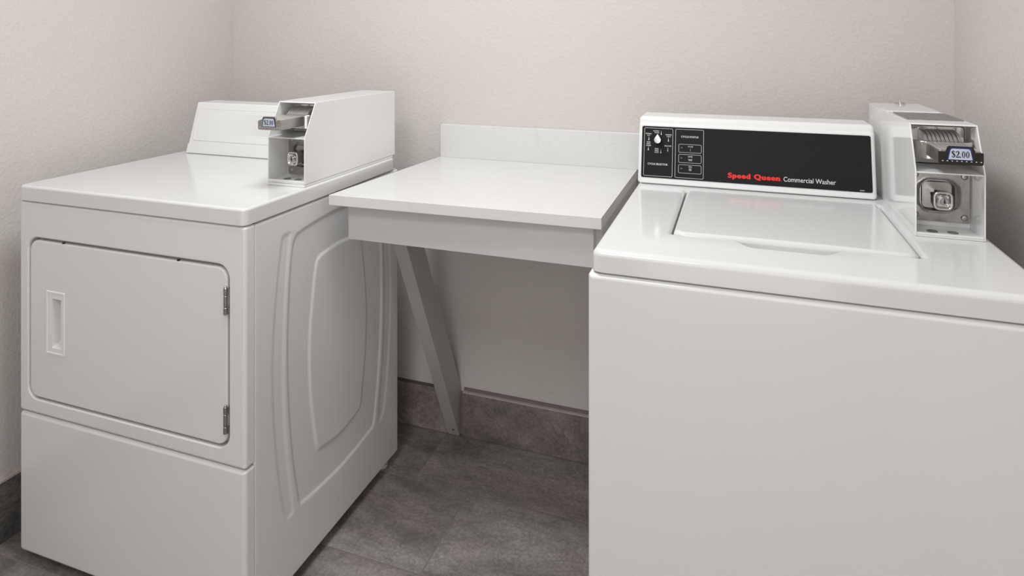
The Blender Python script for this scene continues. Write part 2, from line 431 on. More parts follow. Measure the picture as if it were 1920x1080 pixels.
me = bpy.data.meshes.new('side_panel'); me.from_pydata(verts, [], faces); me.update()
b = new(); b.from_mesh(me); bpy.data.meshes.remove(me)
be = [e for e in b.edges if len(e.link_faces) == 1]
ex = bmesh.ops.extrude_edge_only(b, edges=be)
for v in [v for v in ex['geom'] if isinstance(v, bmesh.types.BMVert)]: v.co.x -= 0.004
obj('side_panel', b, M['panel'], dryer, ang=60, weighted=False)

def framed_front(bm, rect, r, yb, yf, f, hole, hr, hf, yfloor, n=6):
    """front panel (facing -y) with rounded edges and a rounded recess"""
    g = AX['y']; L = [[g(a, c, yb) for a, c in rri(rect, r, 0, n)]]
    for ins, dep in fillet(f): L.append([g(a, c, yf + dep) for a, c in rri(rect, r, ins, n)])
    for i in range(5):
        t = i / 4 * PI / 2
        L.append([g(a, c, yf + hf * (1 - math.cos(t))) for a, c in rri(hole, hr, -hf * (1 - math.sin(t)), n)])
    L.append([g(a, c, yfloor) for a, c in rri(hole, hr, 0, n)])
    loft(bm, L)
DOOR = (-1.6065, -1.0135, 0.4105, 0.7855)
OPEN = (-1.6110, -1.0075, 0.4055, 0.7918)
b = new()
framed_front(b, (DX0, DX1 + 0.001, 0.3700, 0.8755), (0.009, 0.006, 0.006, 0.006), 1.1095, DY0, 0.0078, OPEN, 0.030, 0.0040, DY0 + 0.0240)
front = obj('front_panel', b, M['panel'], dryer)
HX0, HX1, HZ0, HZ1 = -1.5515, -1.4885, 0.5205, 0.6705
b = new(); g = AX['y']
yf = DY0 + 0.0012; HO = (HX0 + 0.004, HX1 - 0.004, HZ0 + 0.004, HZ1 - 0.004)
L = [[g(a, c, DY0 + 0.0235) for a, c in rri(DOOR, 0.026, 0.001, 6)]]
for ins, dep in fillet(0.0042): L.append([g(a, c, yf + dep) for a, c in rri(DOOR, 0.026, ins, 6)])
L.append([g(a, c, yf) for a, c in rri(HO, 0.002, 0, 6)]); L.append([g(a, c, DY0 + 0.0235) for a, c in rri(HO, 0.002, 0, 6)])
loft(b, L, False, False)
door = obj('door', b, M['panel'], dryer)
b = new()
HF = (HX0, HX1, HZ0, HZ1); REC = (-1.5300, -1.5000, 0.5365, 0.6530)
L = [[g(a, c, yf - 0.0002) for a, c in rri(HF, 0.003, 0, 4)]]
L += [[g(a, c, yf - 0.0022) for a, c in rri(HF, 0.003, 0.0012, 4)], [g(a, c, yf - 0.0022) for a, c in rri(HF, 0.003, 0.005, 4)],
      [g(a, c, yf - 0.0010) for a, c in rri(HF, 0.002, 0.0062, 4)], [g(a, c, yf - 0.0012) for a, c in rri(REC, 0.001, 0, 4)],
      [g(a, c, yf + 0.020) for a, c in rr(-1.5300 + 0.003, -1.5000 + 0.004, 0.5365 + 0.008, 0.6530 - 0.006, 0.004, 4)]]
loft(b, L, False, True)
obj('recessed_handle', b, M['plastic'], door, label='tall white moulded pull with a narrow slot')
for z0, z1 in ((0.6885, 0.7445), (0.4385, 0.4955)):
    b = new(); hx, hy = -1.0155, DY0 - 0.0015
    h_ = z1 - z0
    for q0, q1, rr_ in ((0, 0.27, 0.0042), (0.285, 0.72, 0.0040), (0.735, 1.0, 0.0042)):
        lathe(b, (hx, hy, z0), 'z', [(rr_ * 0.8, h_ * q0), (rr_, h_ * q0 + 0.001), (rr_, h_ * q1 - 0.001), (rr_ * 0.75, h_ * q1)], 14)
    lathe(b, (hx, hy, z1), 'z', [(0.003, 0), (0.0028, 0.002), (0.0012, 0.0034)], 12)
    box(b, hx + 0.002, hx + 0.0095, hy + 0.001, hy + 0.004, z0 + 0.001, z0 + h_ * 0.27)
    box(b, hx + 0.002, hx + 0.0095, hy + 0.001, hy + 0.004, z0 + h_ * 0.735, z1 - 0.001)
    obj('hinge', b, M['hinge'], door, label='small steel knuckle hinge')
for bx in (-1.497, -1.148):
    b = new(); lathe(b, (bx, DY0 + 0.0042, DOOR[3] - 0.0004), 'z', [(0.0035, 0), (0.0035, 0.0022), (0.0018, 0.0032)], 10)
    obj('bumper', b, M['dark_gap'], door, label='tiny dark bumper on the door edge')
b = new()
slab(b, 'y', (DX0, DX1 + 0.001, 0.0305, 0.3670), 1.1095, DY0, (0.010, 0.006, 0.006, 0.008), 0, 0.0085, n=6)
obj('lower_panel', b, M['panel'], dryer)
b = new()
slab(b, 'z', (DX0 - 0.001, -0.9645, DY0 - 0.003, 1.701), 0.8775, DT, 0.015, 0.002, 0.0065, n=6)
obj('top_panel', b, M['enamel'], dryer)
for fx in (DX0 + 0.045, DX1 - 0.032):
    for fy in (1.16, 1.682):
        b = new(); lathe(b, (fx, fy, 0.0), 'z', [(0.017, 0), (0.018, 0.004), (0.018, 0.010), (0.007, 0.012), (0.007, 0.0325)], 16)
        obj('leg', b, M['foot'], dryer)

# dryer console
def slanted_profile(y0, z0, y1, z1, rt, yb, k=5):
    """side profile (y, z) of a console with a slanted face and a rounded top edge"""
    a = math.atan2(z1 - z0, y1 - y0)
    pts = [(y0, z0)]
    for i in range(k + 1):
        t = i / k
        ang = a * (1 - t)
        nx, nz_ = -math.sin(ang), math.cos(ang)
        cy = y1 + rt * math.sin(a); cz = z1 - rt * math.cos(a)
        pts.append((cy + rt * nx, cz + rt * nz_))
    pts += [(yb - 0.004, pts[-1][1]), (yb, pts[-1][1] - 0.004), (yb, z0)]
    return pts
CX0, CX1 = -1.602, -1.0815
prof = slanted_profile(1.5462, 0.9145, 1.590, 1.062, 0.006, 1.668)
b = new(); prism(b, prof, 'x', CX0, CX1); bevel(b, 0.0022, 2, 50)
console = obj('console', b, M['plastic'], dryer)
KD = (1.590 - 1.5462) / (1.062 - 0.9145)
def plane_fn(y0, z0, k):
    n = math.hypot(1, k); up = (k / n, 1 / n); nr = (-1 / n, k / n)
    return lambda x, s, h: (x, y0 + s * up[0] + h * nr[0], z0 + s * up[1] + h * nr[1])
PD = plane_fn(1.5462, 0.9145, KD)
b = new()
L = [[PD(a, c, h_) for a, c in rri((-1.589, -1.094, 0.040, 0.141), 0.009, i)] for i, h_ in ((0, 0.0), (0, 0.0010), (0.0010, 0.0016), (0.0024, 0.0016), (0.0034, 0.0008))]
loft(b, L)
obj('front_plate', b, M['plastic'], console)
b = new()
L = [[PD(a, c, h_) for a, c in rr(CX0 - 0.0004, CX1 + 0.0004, 0.002, 0.029, 0.0015)] for h_ in (-0.001, 0.0014)]
loft(b, L)
obj('lower_strip', b, M['plastic'], console)
b = new()
for r_ in range(15):
    for c_ in range(120):
        x = -1.452 + c_ * 0.0031
        s = 0.066 + r_ * 0.0042
        t = min(1, max(0, (x + 1.452) / 0.13)); t = min(t, max(0, (-1.098 - x) / 0.01))
        rad = 0.00022 + 0.00062 * t
        if t <= 0.02: continue
        vs = [b.verts.new(PD(x + rad * 1.35 * math.cos(q * PI / 3), s + rad * math.sin(q * PI / 3), 0.00095)) for q in range(6)]
        b.faces.new(vs)
o = obj('vent_dots', b, M['vent'], console, label='rows of tiny grey dots fading towards the left'); o['kind'] = 'stuff'

# ------------------------------------------------------------------ washer (right)
WX0, WX1, WY0, WY1 = -0.2395, 0.425, 1.068, 1.725
washer = thing('washer', ((WX0 + WX1) / 2, (WY0 + WY1) / 2, 0.0), 'white top-loading washing machine with a black control panel, right of the shelf', 'washer')
b = new(); slab(b, 'z', (WX0 + 0.003, WX1 - 0.003, 1.10, WY1), 0.03, 0.873, 0.004, n=2)
obj('cabinet', b, M['panel'], washer)
b = new(); slab(b, 'y', (WX0, WX1, 0.03, 0.8738), 1.105, WY0, 0.006, 0, 0.009, n=6)
obj('front_panel', b, M['panel'], washer)
for fx in (WX0 + 0.04, WX1 - 0.04):
    for fy in (1.13, 1.67):
        b = new(); lathe(b, (fx, fy, 0.0), 'z', [(0.017, 0), (0.018, 0.004), (0.018, 0.010), (0.007, 0.012), (0.007, 0.0325)], 16)
        obj('leg', b, M['foot'], washer)

# deck with the lid well and finger scoop
def dense(rect, r, n=6, m=40, dip=None):
    """rounded rectangle (a0,a1,b0,b1) with m extra points on the front (b0) side; dip(a) pulls the front edge out"""
    a0, a1, b0, b1 = rect
    p = rr(a0, a1, b0, b1, r, n)
    rs = r if hasattr(r, '__len__') else (r,) * 4
    q = p[:n + 1] + [(a0 + rs[0] + (a1 - a0 - rs[0] - rs[1]) * i / (m + 1), b0) for i in range(1, m + 1)] + p[n + 1:]
    if dip: q = [(a, c - dip(a)) if abs(c - b0) < 1e-6 else (a, c) for a, c in q]
    return q
def dip(a, amt=0.032):
    u = (a - 0.078) / 0.090
    if abs(u) >= 1: return 0
    e = min(1, (1 - abs(u)) / 0.38); return amt * e * e * (3 - 2 * e)
DECK = (WX0 + 0.006, WX1 - 0.004, WY0 + 0.001, WY1 + 0.002)
LIDR = (-0.1130, 0.2785, 1.2015, 1.548)
WELL = (-0.1166, 0.2822, 1.1988, 1.5515)
b = new(); L = []
def lay(rect, r, z, d=None): return [(a, c, z) for a, c in dense(rect, r, dip=d)]
def ins_(rect, i): return (rect[0] + i, rect[1] - i, rect[2] + i, rect[3] - i)
L.append(lay(ins_(DECK, 0.003), 0.014, 0.8755)); L.append(lay(DECK, 0.016, 0.8775))
for i, d in fillet(0.011, 5): L.append(lay(ins_(DECK, i), max(0.016 - i, 0.004), 0.9140 - d))
wf = 0.008
for k in range(5):
    t = k / 4 * PI / 2; i = wf * (1 - math.sin(t))
    L.append([(a, c, 0.9140 - wf * 0.8 * (1 - math.cos(t))) for a, c in dense((WELL[0] - i * 1.2, WELL[1] + i * 1.2, WELL[2] - i * 0.12, WELL[3] + i), (0.012, 0.012, 0.01, 0.01), dip=dip)])
L.append([(a, c, 0.886) for a, c in dense(WELL, (0.012, 0.012, 0.01, 0.01))])
L.append([(a, c, 0.883) for a, c in dense(ins_(WELL, 0.004), 0.01)])
loft(b, L)
obj('top_panel', b, M['enamel'], washer)
# lid: its left and right edges bow out a little
b = new(); L = []
def lid_loop(i, z):
    pts = dense(ins_(LIDR, i), (0.020 - i * 0.5, 0.020 - i * 0.5, 0.008, 0.008), m=40)
    out = []
    for a, c in pts:
        s = (c - LIDR[2]) / (LIDR[3] - LIDR[2])
        out.append((a, c, z + 0.0016 * math.sin(PI * min(1, max(0, (a - LIDR[0]) / (LIDR[1] - LIDR[0]))))))
    return out
L.append(lid_loop(0.003, 0.8915)); L.append(lid_loop(0.0, 0.894))
for i, d in fillet(0.0095, 6): L.append(lid_loop(i, 0.9172 - d))
loft(b, L)
obj('lid', b, M['enamel'], washer)

# console
WCX0, WCX1 = -0.233, 0.2855
# side profile (y, z, inward direction): slanted face, small ridge above the fascia, rolled top
wp = [(1.5935, 0.9155, 0.6, 1), (1.5908, 0.9175, 1, 0.6), (1.5908, 0.9200, 1, 0), (1.6188, 1.0535, 1, -0.1), (1.6198, 1.0556, 1, -0.25), (1.6212, 1.0568, 1, -0.4),
      (1.6236, 1.0574, 1, -0.4), (1.6250, 1.0584, 1, -0.4), (1.6262, 1.0628, 1, -0.3)]
for i in range(1, 8):
    t = PI - i / 7 * PI / 2
    wp.append((1.6372 + 0.011 * math.cos(t), 1.0630 + 0.011 * math.sin(t), -math.cos(t), -max(0.3, math.sin(t))))
wp += [(1.718, 1.0740, -0.3, -1), (1.722, 1.0700, -1, -0.3), (1.722, 0.9155, -1, 1)]
b = new(); L = []
FR = 0.009
for i, d in reversed(fillet(FR, 6)): L.append([(WCX0 + d, q[0] + q[2] * i, q[1] + q[3] * i) for q in wp])
for i, d in fillet(FR, 6): L.append([(WCX1 - d, q[0] + q[2] * i, q[1] + q[3] * i) for q in wp])
loft(b, L)
wconsole = obj('console', b, M['plastic'], washer)
KW = (1.6205 - 1.5905) / (1.0595 - 0.9185)
PW = plane_fn(1.5905 + KW * (0.9300 - 0.9185), 0.9300, KW)
nW = math.hypot(1, KW)
def plate(bm, P_, rect, r, h0, h1, n=4):
    L = [[P_(a, c, h_) for a, c in rri(rect, r, i, n)] for i, h_ in ((0, h0), (0, h1))]
    loft(bm, L)
def ring(bm, P_, rect, r, wd, h_, n=4):
    A = [bm.verts.new(P_(a, c, h_)) for a, c in rri(rect, r, 0, n)]
    B = [bm.verts.new(P_(a, c, h_)) for a, c in rri(rect, r, wd, n)]
    for i in range(len(A)): j = (i + 1) % len(A); bm.faces.new((A[i], A[j], B[j], B[i]))
def disc(bm, P_, x, s, r0, h_, r1=None, n=16):
    A = [bm.verts.new(P_(x + r0 * math.cos(2 * PI * i / n), s + r0 * math.sin(2 * PI * i / n), h_)) for i in range(n)]
    if r1 is None: bm.faces.new(A)
    else:
        B = [bm.verts.new(P_(x + r1 * math.cos(2 * PI * i / n), s + r1 * math.sin(2 * PI * i / n), h_)) for i in range(n)]
        for i in range(n): j = (i + 1) % n; bm.faces.new((A[i], A[j], B[j], B[i]))
def quad(bm, P_, x0, x1, s0, s1, h_): bm.faces.new([bm.verts.new(P_(*q, h_)) for q in ((x0, s0), (x1, s0), (x1, s1), (x0, s1))])
def sz(z): return (z - 0.9300) * nW        # panel height from a world height
PH = (1.0510 - 0.9300) * nW
b = new(); plate(b, PW, (-0.2245, 0.2765, 0.0, PH), 0.004, -0.0008, 0.0012)
fascia = obj('control_panel', b, M['black_panel'], washer, label='long black control panel with white and red print')
H1 = 0.0014
def TW(x, s, h_=H1):
    o_ = Vector(PW(x, s, h_)); ux = Vector((1, 0, 0)); uy = Vector((0, KW / nW, 1 / nW)); uz = Vector((0, -1 / nW, KW / nW))
    m_ = Matrix((ux, uy, uz)).transposed().to_4x4(); m_.translation = o_; return m_
b = new()
for k_, (dx, dy) in enumerate(((0, 0), (-0.0007, 0), (0.0007, 0), (-0.00035, 0.00025), (0.00035, 0.00025), (-0.00035, -0.00025), (0.00035, -0.00025))):   # heavy face: overprinted strokes
    text_bm(b, 'Speed Queen', 0.0158, TW(0.0328 + dx, sz(0.9422) + dy, H1 + 0.00005 * k_), offset=0.00030, xs=1.0, space=1.14)
# widen to the printed length
xsb = [v.co.x for v in b.verts]; k_ = 0.1135 / (max(xsb) - min(xsb)); c_ = (max(xsb) + min(xsb)) / 2
for v in b.verts: v.co.x = 0.0330 + (v.co.x - c_) * k_
disc(b, PW, 0.0915, sz(0.9420), 0.0006, H1)
obj('red_lettering', b, M['red'], fascia, smooth=False, label='heavy red brand lettering')
b = new()
text_bm(b, 'Commercial Washer', 0.0150, TW(0.1505, sz(0.9418)), offset=0.00006, xs=0.8)
xsb = [v.co.x for v in b.verts]; k_ = 0.1075 / (max(xsb) - min(xsb)); c_ = (max(xsb) + min(xsb)) / 2
for v in b.verts: v.co.x = 0.1505 + (v.co.x - c_) * k_
obj('white_lettering', b, M['white_print'], fascia, smooth=False, label='thin white lettering beside the red words')
b = new()
ring(b, PW, (-0.2190, -0.1505, sz(0.9338), sz(1.0470)), 0.003, 0.0007, H1)
ring(b, PW, (-0.1445, -0.0785, sz(0.9338), sz(1.0470)), 0.003, 0.0007, H1)
for za, zb in ((0.9925, 1.0120), (0.9690, 0.9885), (0.9450, 0.9645)):
    ring(b, PW, (-0.1365, -0.0835, sz(za), sz(zb)), 0.003, 0.0006, H1)
obj('frame_lines', b, M['white_print'], fascia, smooth=False)
def small(s, x, z, size=0.0042, off=0.00003, xs=0.95):
    q = new(); text_bm(q, s, size, TW(x, sz(z)), offset=off, xs=xs)
    obj('small_lettering', q, M['white_print'], fascia, smooth=False)
small('CYCLE SELECTOR', -0.1855, 0.9600, 0.0061, 0.00008, 0.98)
small('CYCLE STATUS', -0.1110, 1.0275, 0.0061, 0.00008, 0.98)
small('NORMAL', -0.1905, 1.0388, 0.0039); small('WARM', -0.1890, 1.0346, 0.0039)
small('NORMAL', -0.2085, 1.0318, 0.0039); small('HOT', -0.2085, 1.0276, 0.0039)
small('NORMAL', -0.1605, 1.0310, 0.0039); small('COLD', -0.1605, 1.0268, 0.0039)
small('PERM', -0.2085, 1.0117, 0.0039); small('PRESS', -0.2085, 1.0076, 0.0039); small('WARM', -0.2085, 1.0035, 0.0039)
small('DELICATE', -0.1620, 1.0046, 0.0039)
small('PERM', -0.1885, 0.9967, 0.0039); small('PRESS', -0.1885, 0.9926, 0.0039); small('COLD', -0.1885, 0.9885, 0.0039)
small('IN USE', -0.1090, 1.0055); small('RINSE', -0.1090, 0.9822); small('SPIN', -0.1090, 0.9588)
small('203493', 0.2560, 0.9325, 0.0032)
def thermo(x, z, hollow=False, tick=False):
    b = new()
    if hollow:
        disc(b, PW, x, sz(z), 0.0013, H1, 0.0008, 10); quad(b, PW, x - 0.0006, x - 0.0003, sz(z + 0.001), sz(z + 0.0075), H1); quad(b, PW, x + 0.0003, x + 0.0006, sz(z + 0.001), sz(z + 0.0075), H1)
    else:
        disc(b, PW, x, sz(z), 0.0014, H1, None, 10); quad(b, PW, x - 0.0006, x + 0.0006, sz(z + 0.001), sz(z + 0.0048), H1); quad(b, PW, x - 0.0002, x + 0.0002, sz(z + 0.0048), sz(z + 0.0085), H1)
    if tick: quad(b, PW, x + 0.0008, x + 0.0026, sz(z + 0.0035), sz(z + 0.0041), H1)
    obj('thermometer_symbol', b, M['white_print'], fascia, smooth=False)
thermo(-0.1785, 1.0328); thermo(-0.2080, 1.0185, tick=True)
thermo(-0.1610, 1.0178); thermo(-0.2085, 0.9948); thermo(-0.1620, 0.9942, True); thermo(-0.1785, 0.9892)
b = new()
quad(b, PW, -0.1094, -0.1086, sz(0.9960), sz(1.0030), H1)
# wash tub symbol and spin symbol
for q in (((-0.1140, 0.9795), (-0.1125, 0.9735), (-0.1119, 0.9738), (-0.1133, 0.9795)), ((-0.1040, 0.9795), (-0.1055, 0.9735), (-0.1061, 0.9738), (-0.1047, 0.9795)),
          ((-0.1125, 0.9735), (-0.1055, 0.9735), (-0.1058, 0.9741), (-0.1122, 0.9741)), ((-0.1130, 0.9778), (-0.1050, 0.9778), (-0.1054, 0.9752), (-0.1126, 0.9752))):
    b.faces.new([b.verts.new(PW(x, sz(z), H1)) for x, z in q])
disc(b, PW, -0.1090, sz(0.9540), 0.0033, H1, 0.0023); disc(b, PW, -0.1090, sz(0.9540), 0.0017, H1)
obj('status_symbols', b, M['grey_print'], fascia, smooth=False, label='grey wash tub and spin symbols')
for z in (1.0035, 0.9795, 0.9555):
    b = new()
    L = [[PW(-0.1295 + r_ * math.cos(2 * PI * i / 14), sz(z) + r_ * math.sin(2 * PI * i / 14), h_) for i in range(14)] for r_, h_ in ((0.0021, 0.0008), (0.0021, 0.0018), (0.0013, 0.0026))]
    loft(b, L)
    obj('indicator_lamp', b, M['lamp_off'], fascia)
# teardrop selector knob
def tear(r, tip, n=28):
    a = math.acos(r / tip); pts = [(0, tip)]
    for i in range(n + 1):
        t = PI / 2 + a + (2 * PI - 2 * a) * i / n
        pts.append((r * math.cos(t), r * math.sin(t)))
    return pts
KX, KS = -0.1845, sz(1.0175)
b = new()
T0 = tear(0.0083, 0.0142); T1 = tear(0.0078, 0.0136)
loft(b, [[PW(KX + x, KS + s, h_) for x, s in T] for T, h_ in ((T0, 0.0012), (T0, 0.006), (T1, 0.0245))])
knob = obj('selector_knob', b, M['black_plastic'], washer, label='black teardrop cycle knob with a silver cap')
b = new()
T2 = tear(0.0079, 0.0142)
lo = [b.verts.new(PW(KX + x, KS + s, 0.0246)) for x, s in T2]; mid = [b.verts.new(PW(KX + x, KS + s, 0.0254)) for x, s in T2]
c_ = b.verts.new(PW(KX, KS, 0.0266)); n_ = len(lo)
b.faces.new(list(reversed(lo)))
for i in range(n_):
    j = (i + 1) % n_; b.faces.new((lo[i], lo[j], mid[j], mid[i])); b.faces.new((mid[i], mid[j], c_))
obj('knob_cap', b, M['silver'], knob, ang=20, label='silver teardrop cap pointing up')

# ------------------------------------------------------------------ coin meters
def stroke(bm, P_, pts, wds, h_):
    """flat stroke of varying width through pts"""
    n = len(pts); A = []; B = []
    for i in range(n):
        p, q = pts[max(0, i - 1)], pts[min(n - 1, i + 1)]
        dx, dy = q[0] - p[0], q[1] - p[1]; l = math.hypot(dx, dy) or 1
        nx, ny_ = -dy / l * wds[i] / 2, dx / l * wds[i] / 2
        A.append(bm.verts.new(P_(pts[i][0] + nx, pts[i][1] + ny_, h_))); B.append(bm.verts.new(P_(pts[i][0] - nx, pts[i][1] - ny_, h_)))
    for i in range(n - 1): bm.faces.new((A[i], A[i + 1], B[i + 1], B[i]))
def spline(ctrl, k=6):
    out = []
    n = len(ctrl)
    for i in range(n - 1):
        p0_, p1_, p2_, p3_ = [np.array(ctrl[max(0, min(n - 1, j))], float) for j in (i - 1, i, i + 1, i + 2)]
        for s in range(k):
            t = s / k
            out.append(0.5 * ((2 * p1_) + (-p0_ + p2_) * t + (2 * p0_ - 5 * p1_ + 4 * p2_ - p3_) * t * t + (-p0_ + 3 * p1_ - 3 * p2_ + p3_) * t ** 3))
    out.append(np.array(ctrl[-1], float)); return out
def serif_price(bm, P_, cx, s0, hgt, h_):
    """$2.00 in a bold serif, drawn with strokes; hgt is the digit height"""
    u = hgt
    def st(ctrl, ox):
        q = spline(ctrl); stroke(bm, P_, [(cx + (ox + p[0]) * u, s0 + p[1] * u) for p in q], [p[2] * u for p in q], h_)
    x = -1.16
    st([(0.40, 0.74, 0.10), (0.36, 0.90, 0.07), (0.22, 0.955, 0.08), (0.09, 0.87, 0.13), (0.09, 0.72, 0.17), (0.22, 0.56, 0.20), (0.37, 0.42, 0.19), (0.41, 0.25, 0.15), (0.33, 0.09, 0.11), (0.20, 0.045, 0.07), (0.07, 0.10, 0.08), (0.03, 0.27, 0.10)], x)
    st([(0.225, 1.10, 0.05), (0.225, 0.5, 0.05), (0.225, -0.10, 0.05)], x)
    x = -0.62
    st([(0.06, 0.74, 0.13), (0.10, 0.88, 0.11), (0.22, 0.955, 0.09), (0.36, 0.88, 0.14), (0.38, 0.70, 0.18), (0.30, 0.48, 0.15), (0.17, 0.28, 0.10), (0.05, 0.09, 0.07)], x)
    st([(0.03, 0.07, 0.14), (0.25, 0.07, 0.15), (0.40, 0.075, 0.14), (0.45, 0.25, 0.04)], x)
    disc(bm, P_, cx + (-0.03) * u, s0 + 0.085 * u, 0.09 * u, h_)
    for x in (0.15, 0.67):
        n = 24; A = []; B = []
        for i in range(n):
            t = 2 * PI * i / n
            A.append(bm.verts.new(P_(cx + (x + 0.235 + 0.225 * math.cos(t)) * u, s0 + (0.5 + 0.5 * math.sin(t)) * u, h_)))
            B.append(bm.verts.new(P_(cx + (x + 0.235 + 0.085 * math.cos(t)) * u, s0 + (0.5 + 0.435 * math.sin(t)) * u, h_)))
        for i in range(n): j = (i + 1) % n; bm.faces.new((A[i], A[j], B[j], B[i]))

def coin_meter(ox, oy, oz, depth, label, washer_type):
    W = 0.1075; Hm, Ht, YS = 0.1165, 0.1975, 0.042
    t = 0.0028
    root = thing('coin_meter', (ox + W / 2, oy + depth / 2, oz), label, 'coin meter', 'coin meters on the machines')
    X = lambda a: ox + a
    Y = lambda a: oy + a
    Z = lambda a: oz + a
    HB = Ht - 0.002
    b = new()
    zb = 0.0 if washer_type else 0.0065
    prof = [(Y(0), Z(zb)), (Y(0), Z(Hm)), (Y(YS), Z(Ht)), (Y(depth), Z(HB)), (Y(depth), Z(zb))]
    prism(b, prof, 'x', X(0), X(t)); prism(b, prof, 'x', X(W - t), X(W))
    prism(b, [(Y(YS - 0.0005), Z(Ht)), (Y(depth), Z(HB)), (Y(depth), Z(HB - t)), (Y(YS - 0.0005 - t * 0.45), Z(Ht - t))], 'x', X(t), X(W - t))
    box(b, X(t), X(W - t), Y(depth - t), Y(depth), Z(zb), Z(HB - t))
    box(b, X(t), X(W - t), Y(0.0), Y(depth - t), Z(zb), Z(zb + 0.003))
    box(b, X(t), X(W - t), Y(0.0), Y(0.0022), Z(zb + 0.003), Z(zb + 0.0075))        # front lip
    box(b, X(t), X(W - t), Y(0.072), Y(0.0745), Z(zb + 0.003), Z(Hm - 0.004))       # lower bulkhead
    box(b, X(t), X(W - t), Y(0.095), Y(0.0975), Z(Hm), Z(HB - t))                   # upper bulkhead
    box(b, X(t), X(W - t), Y(0.0005), Y(0.0945), Z(Hm - 0.0035), Z(Hm - 0.0008))    # divider shelf
    bmesh.ops.recalc_face_normals(b, faces=b.faces)
    bevel(b, 0.0008, 2, 30)
    housing = obj('housing', b, M['boxwhite'], root)
    # upper steel plate
    b = new()
    slab(b, 'y', (X(0.008), X(W - 0.006), Z(0.142), Z(0.1895)), Y(0.0945), Y(0.087), 0.008, 0, 0.003, n=4)
    plate_ = obj('slide_plate', b, M['chrome'], root, label='bright steel plate behind the coin slide')
    for sx, sz_ in ((0.026, 0.183), (0.054, 0.1835), (0.084, 0.1825)):
        b = new(); lathe(b, (X(sx), Y(0.087), Z(sz_)), 'y', [(0.0032, 0.0005), (0.003, -0.0008), (0.0015, -0.0014)], 12)
        obj('screw', b, M['steel'], plate_)
    # coin slide: rounded base block, tongue, ribs
    b = new()
    slab(b, 'z', (X(0.006), X(W - 0.006), Y(0.026), Y(0.0940)), Z(0.1345), Z(0.1668), (0.026, 0.026, 0.002, 0.002), 0.0012, 0.0025, n=8)
    slide = obj('coin_slide', b, M['chrome'], root, label='chrome push-in coin slide')
    b = new()
    slab(b, 'z', (X(0.0235), X(0.0845), Y(-0.0555), Y(0.040)), Z(0.1418), Z(0.1640), 0.002, 0.001, 0.001, n=3)
    obj('slide_tongue', b, M['steel'], slide)
    b = new(); prism(b, [(Y(p), Z(q)) for p, q in ((0.0866, 0.162), (0.0866, 0.1785), (0.064, 0.1762), (0.053, 0.1722), (0.0465, 0.1672), (0.042, 0.1642), (0.042, 0.162))], 'x', X(0.0260), X(0.0825))
    obj('slot_block', b, M['darksteel'], slide, smooth=False, label='black coin slots')
    pr = [(0.0868, 0.163), (0.0868, 0.1822), (0.075, 0.1815), (0.062, 0.1794), (0.0505, 0.1752), (0.043, 0.1700), (0.035, 0.1664), (-0.050, 0.1656), (-0.050, 0.1630)]
    for i in range(9):
        b = new(); x0 = 0.0245 + i * 0.00665
        w_ = 0.0052
        prism(b, [(Y(p), Z(q)) for p, q in pr], 'x', X(x0), X(x0 + w_)); bevel(b, 0.0007, 1, 40)
        obj('slot_rib', b, M['rib'], slide)
    # tag plate at the front end of the tongue
    PT = lambda x, s, h_: (X(x), Y(-0.0560) - h_, Z(s))
    def outline(g_):
        x0, x1, s0, s1, bx0, bx1, s2 = 0.0215 + g_, 0.0865 - g_, 0.1415 + g_, 0.1625 - g_, 0.0335 + g_, 0.0735 - g_, 0.1722 - g_
        P_ = []
        def arc(cx, cy, r, t0, t1, k=4):
            for i in range(k + 1):
                q = math.radians(t0 + (t1 - t0) * i / k); P_.append((cx + r * math.cos(q), cy + r * math.sin(q)))
        arc(x0 + 0.003, s0 + 0.003, 0.003, 180, 270); arc(x1 - 0.003, s0 + 0.003, 0.003, 270, 360); arc(x1 - 0.0015, s1 - 0.0015, 0.0015, 0, 90)
        P_.append((bx1 + 0.0015, s1)); arc(bx1 - 0.004, s2 - 0.003, 0.003, 10, 90); arc(bx0 + 0.004, s2 - 0.003, 0.003, 90, 170); P_.append((bx0 - 0.0015, s1))
        arc(x0 + 0.0015, s1 - 0.0015, 0.0015, 90, 180)
        return P_
    b = new(); loft(b, [[PT(x, s, 0.0) for x, s in outline(0)], [PT(x, s, 0.0022) for x, s in outline(0)], [PT(x, s, 0.0027) for x, s in outline(0.0005)]])
    tagp = obj('tag_plate', b, M['dark_reflect_chrome'] if washer_type else M['steel'], root, label='steel tag plate at the end of the coin slide')
    def hump(x0, x1, s0, s1, r_, k=6):
        P_ = [(x0, s0), (x1, s0)]; tp = 0.0028
        for i in range(k + 1):
            q = i / k * PI / 2; P_.append((x1 - tp - r_ + r_ * math.cos(q), s1 - r_ + r_ * math.sin(q)))
        for i in range(k + 1):
            q = PI / 2 + i / k * PI / 2; P_.append((x0 + tp + r_ + r_ * math.cos(q), s1 - r_ + r_ * math.sin(q)))
        return P_
    b = new(); fr_ = hump(0.0335, 0.0725, 0.1488, 0.1708, 0.005)
    loft(b, [[PT(x, s, 0.0024) for x, s in fr_], [PT(x, s, 0.0034) for x, s in fr_]])
    obj('tag_border', b, M['blue'] if washer_type else M['navy_black'], tagp, label='dark blue border' if washer_type else 'near-black border')
    b = new(); fr_ = hump(0.0357, 0.0703, 0.1502, 0.1684, 0.004)
    loft(b, [[PT(x, s, 0.0030) for x, s in fr_], [PT(x, s, 0.0037) for x, s in fr_]])
    obj('price_card', b, M['pale'], tagp, label='pale card reading $2.00')
    b = new(); serif_price(b, PT, 0.0532, 0.1535, 0.0112, 0.0039)
    obj('price_lettering', b, M['ink'], tagp, smooth=False, label='black serif price $2.00')
    b = new()
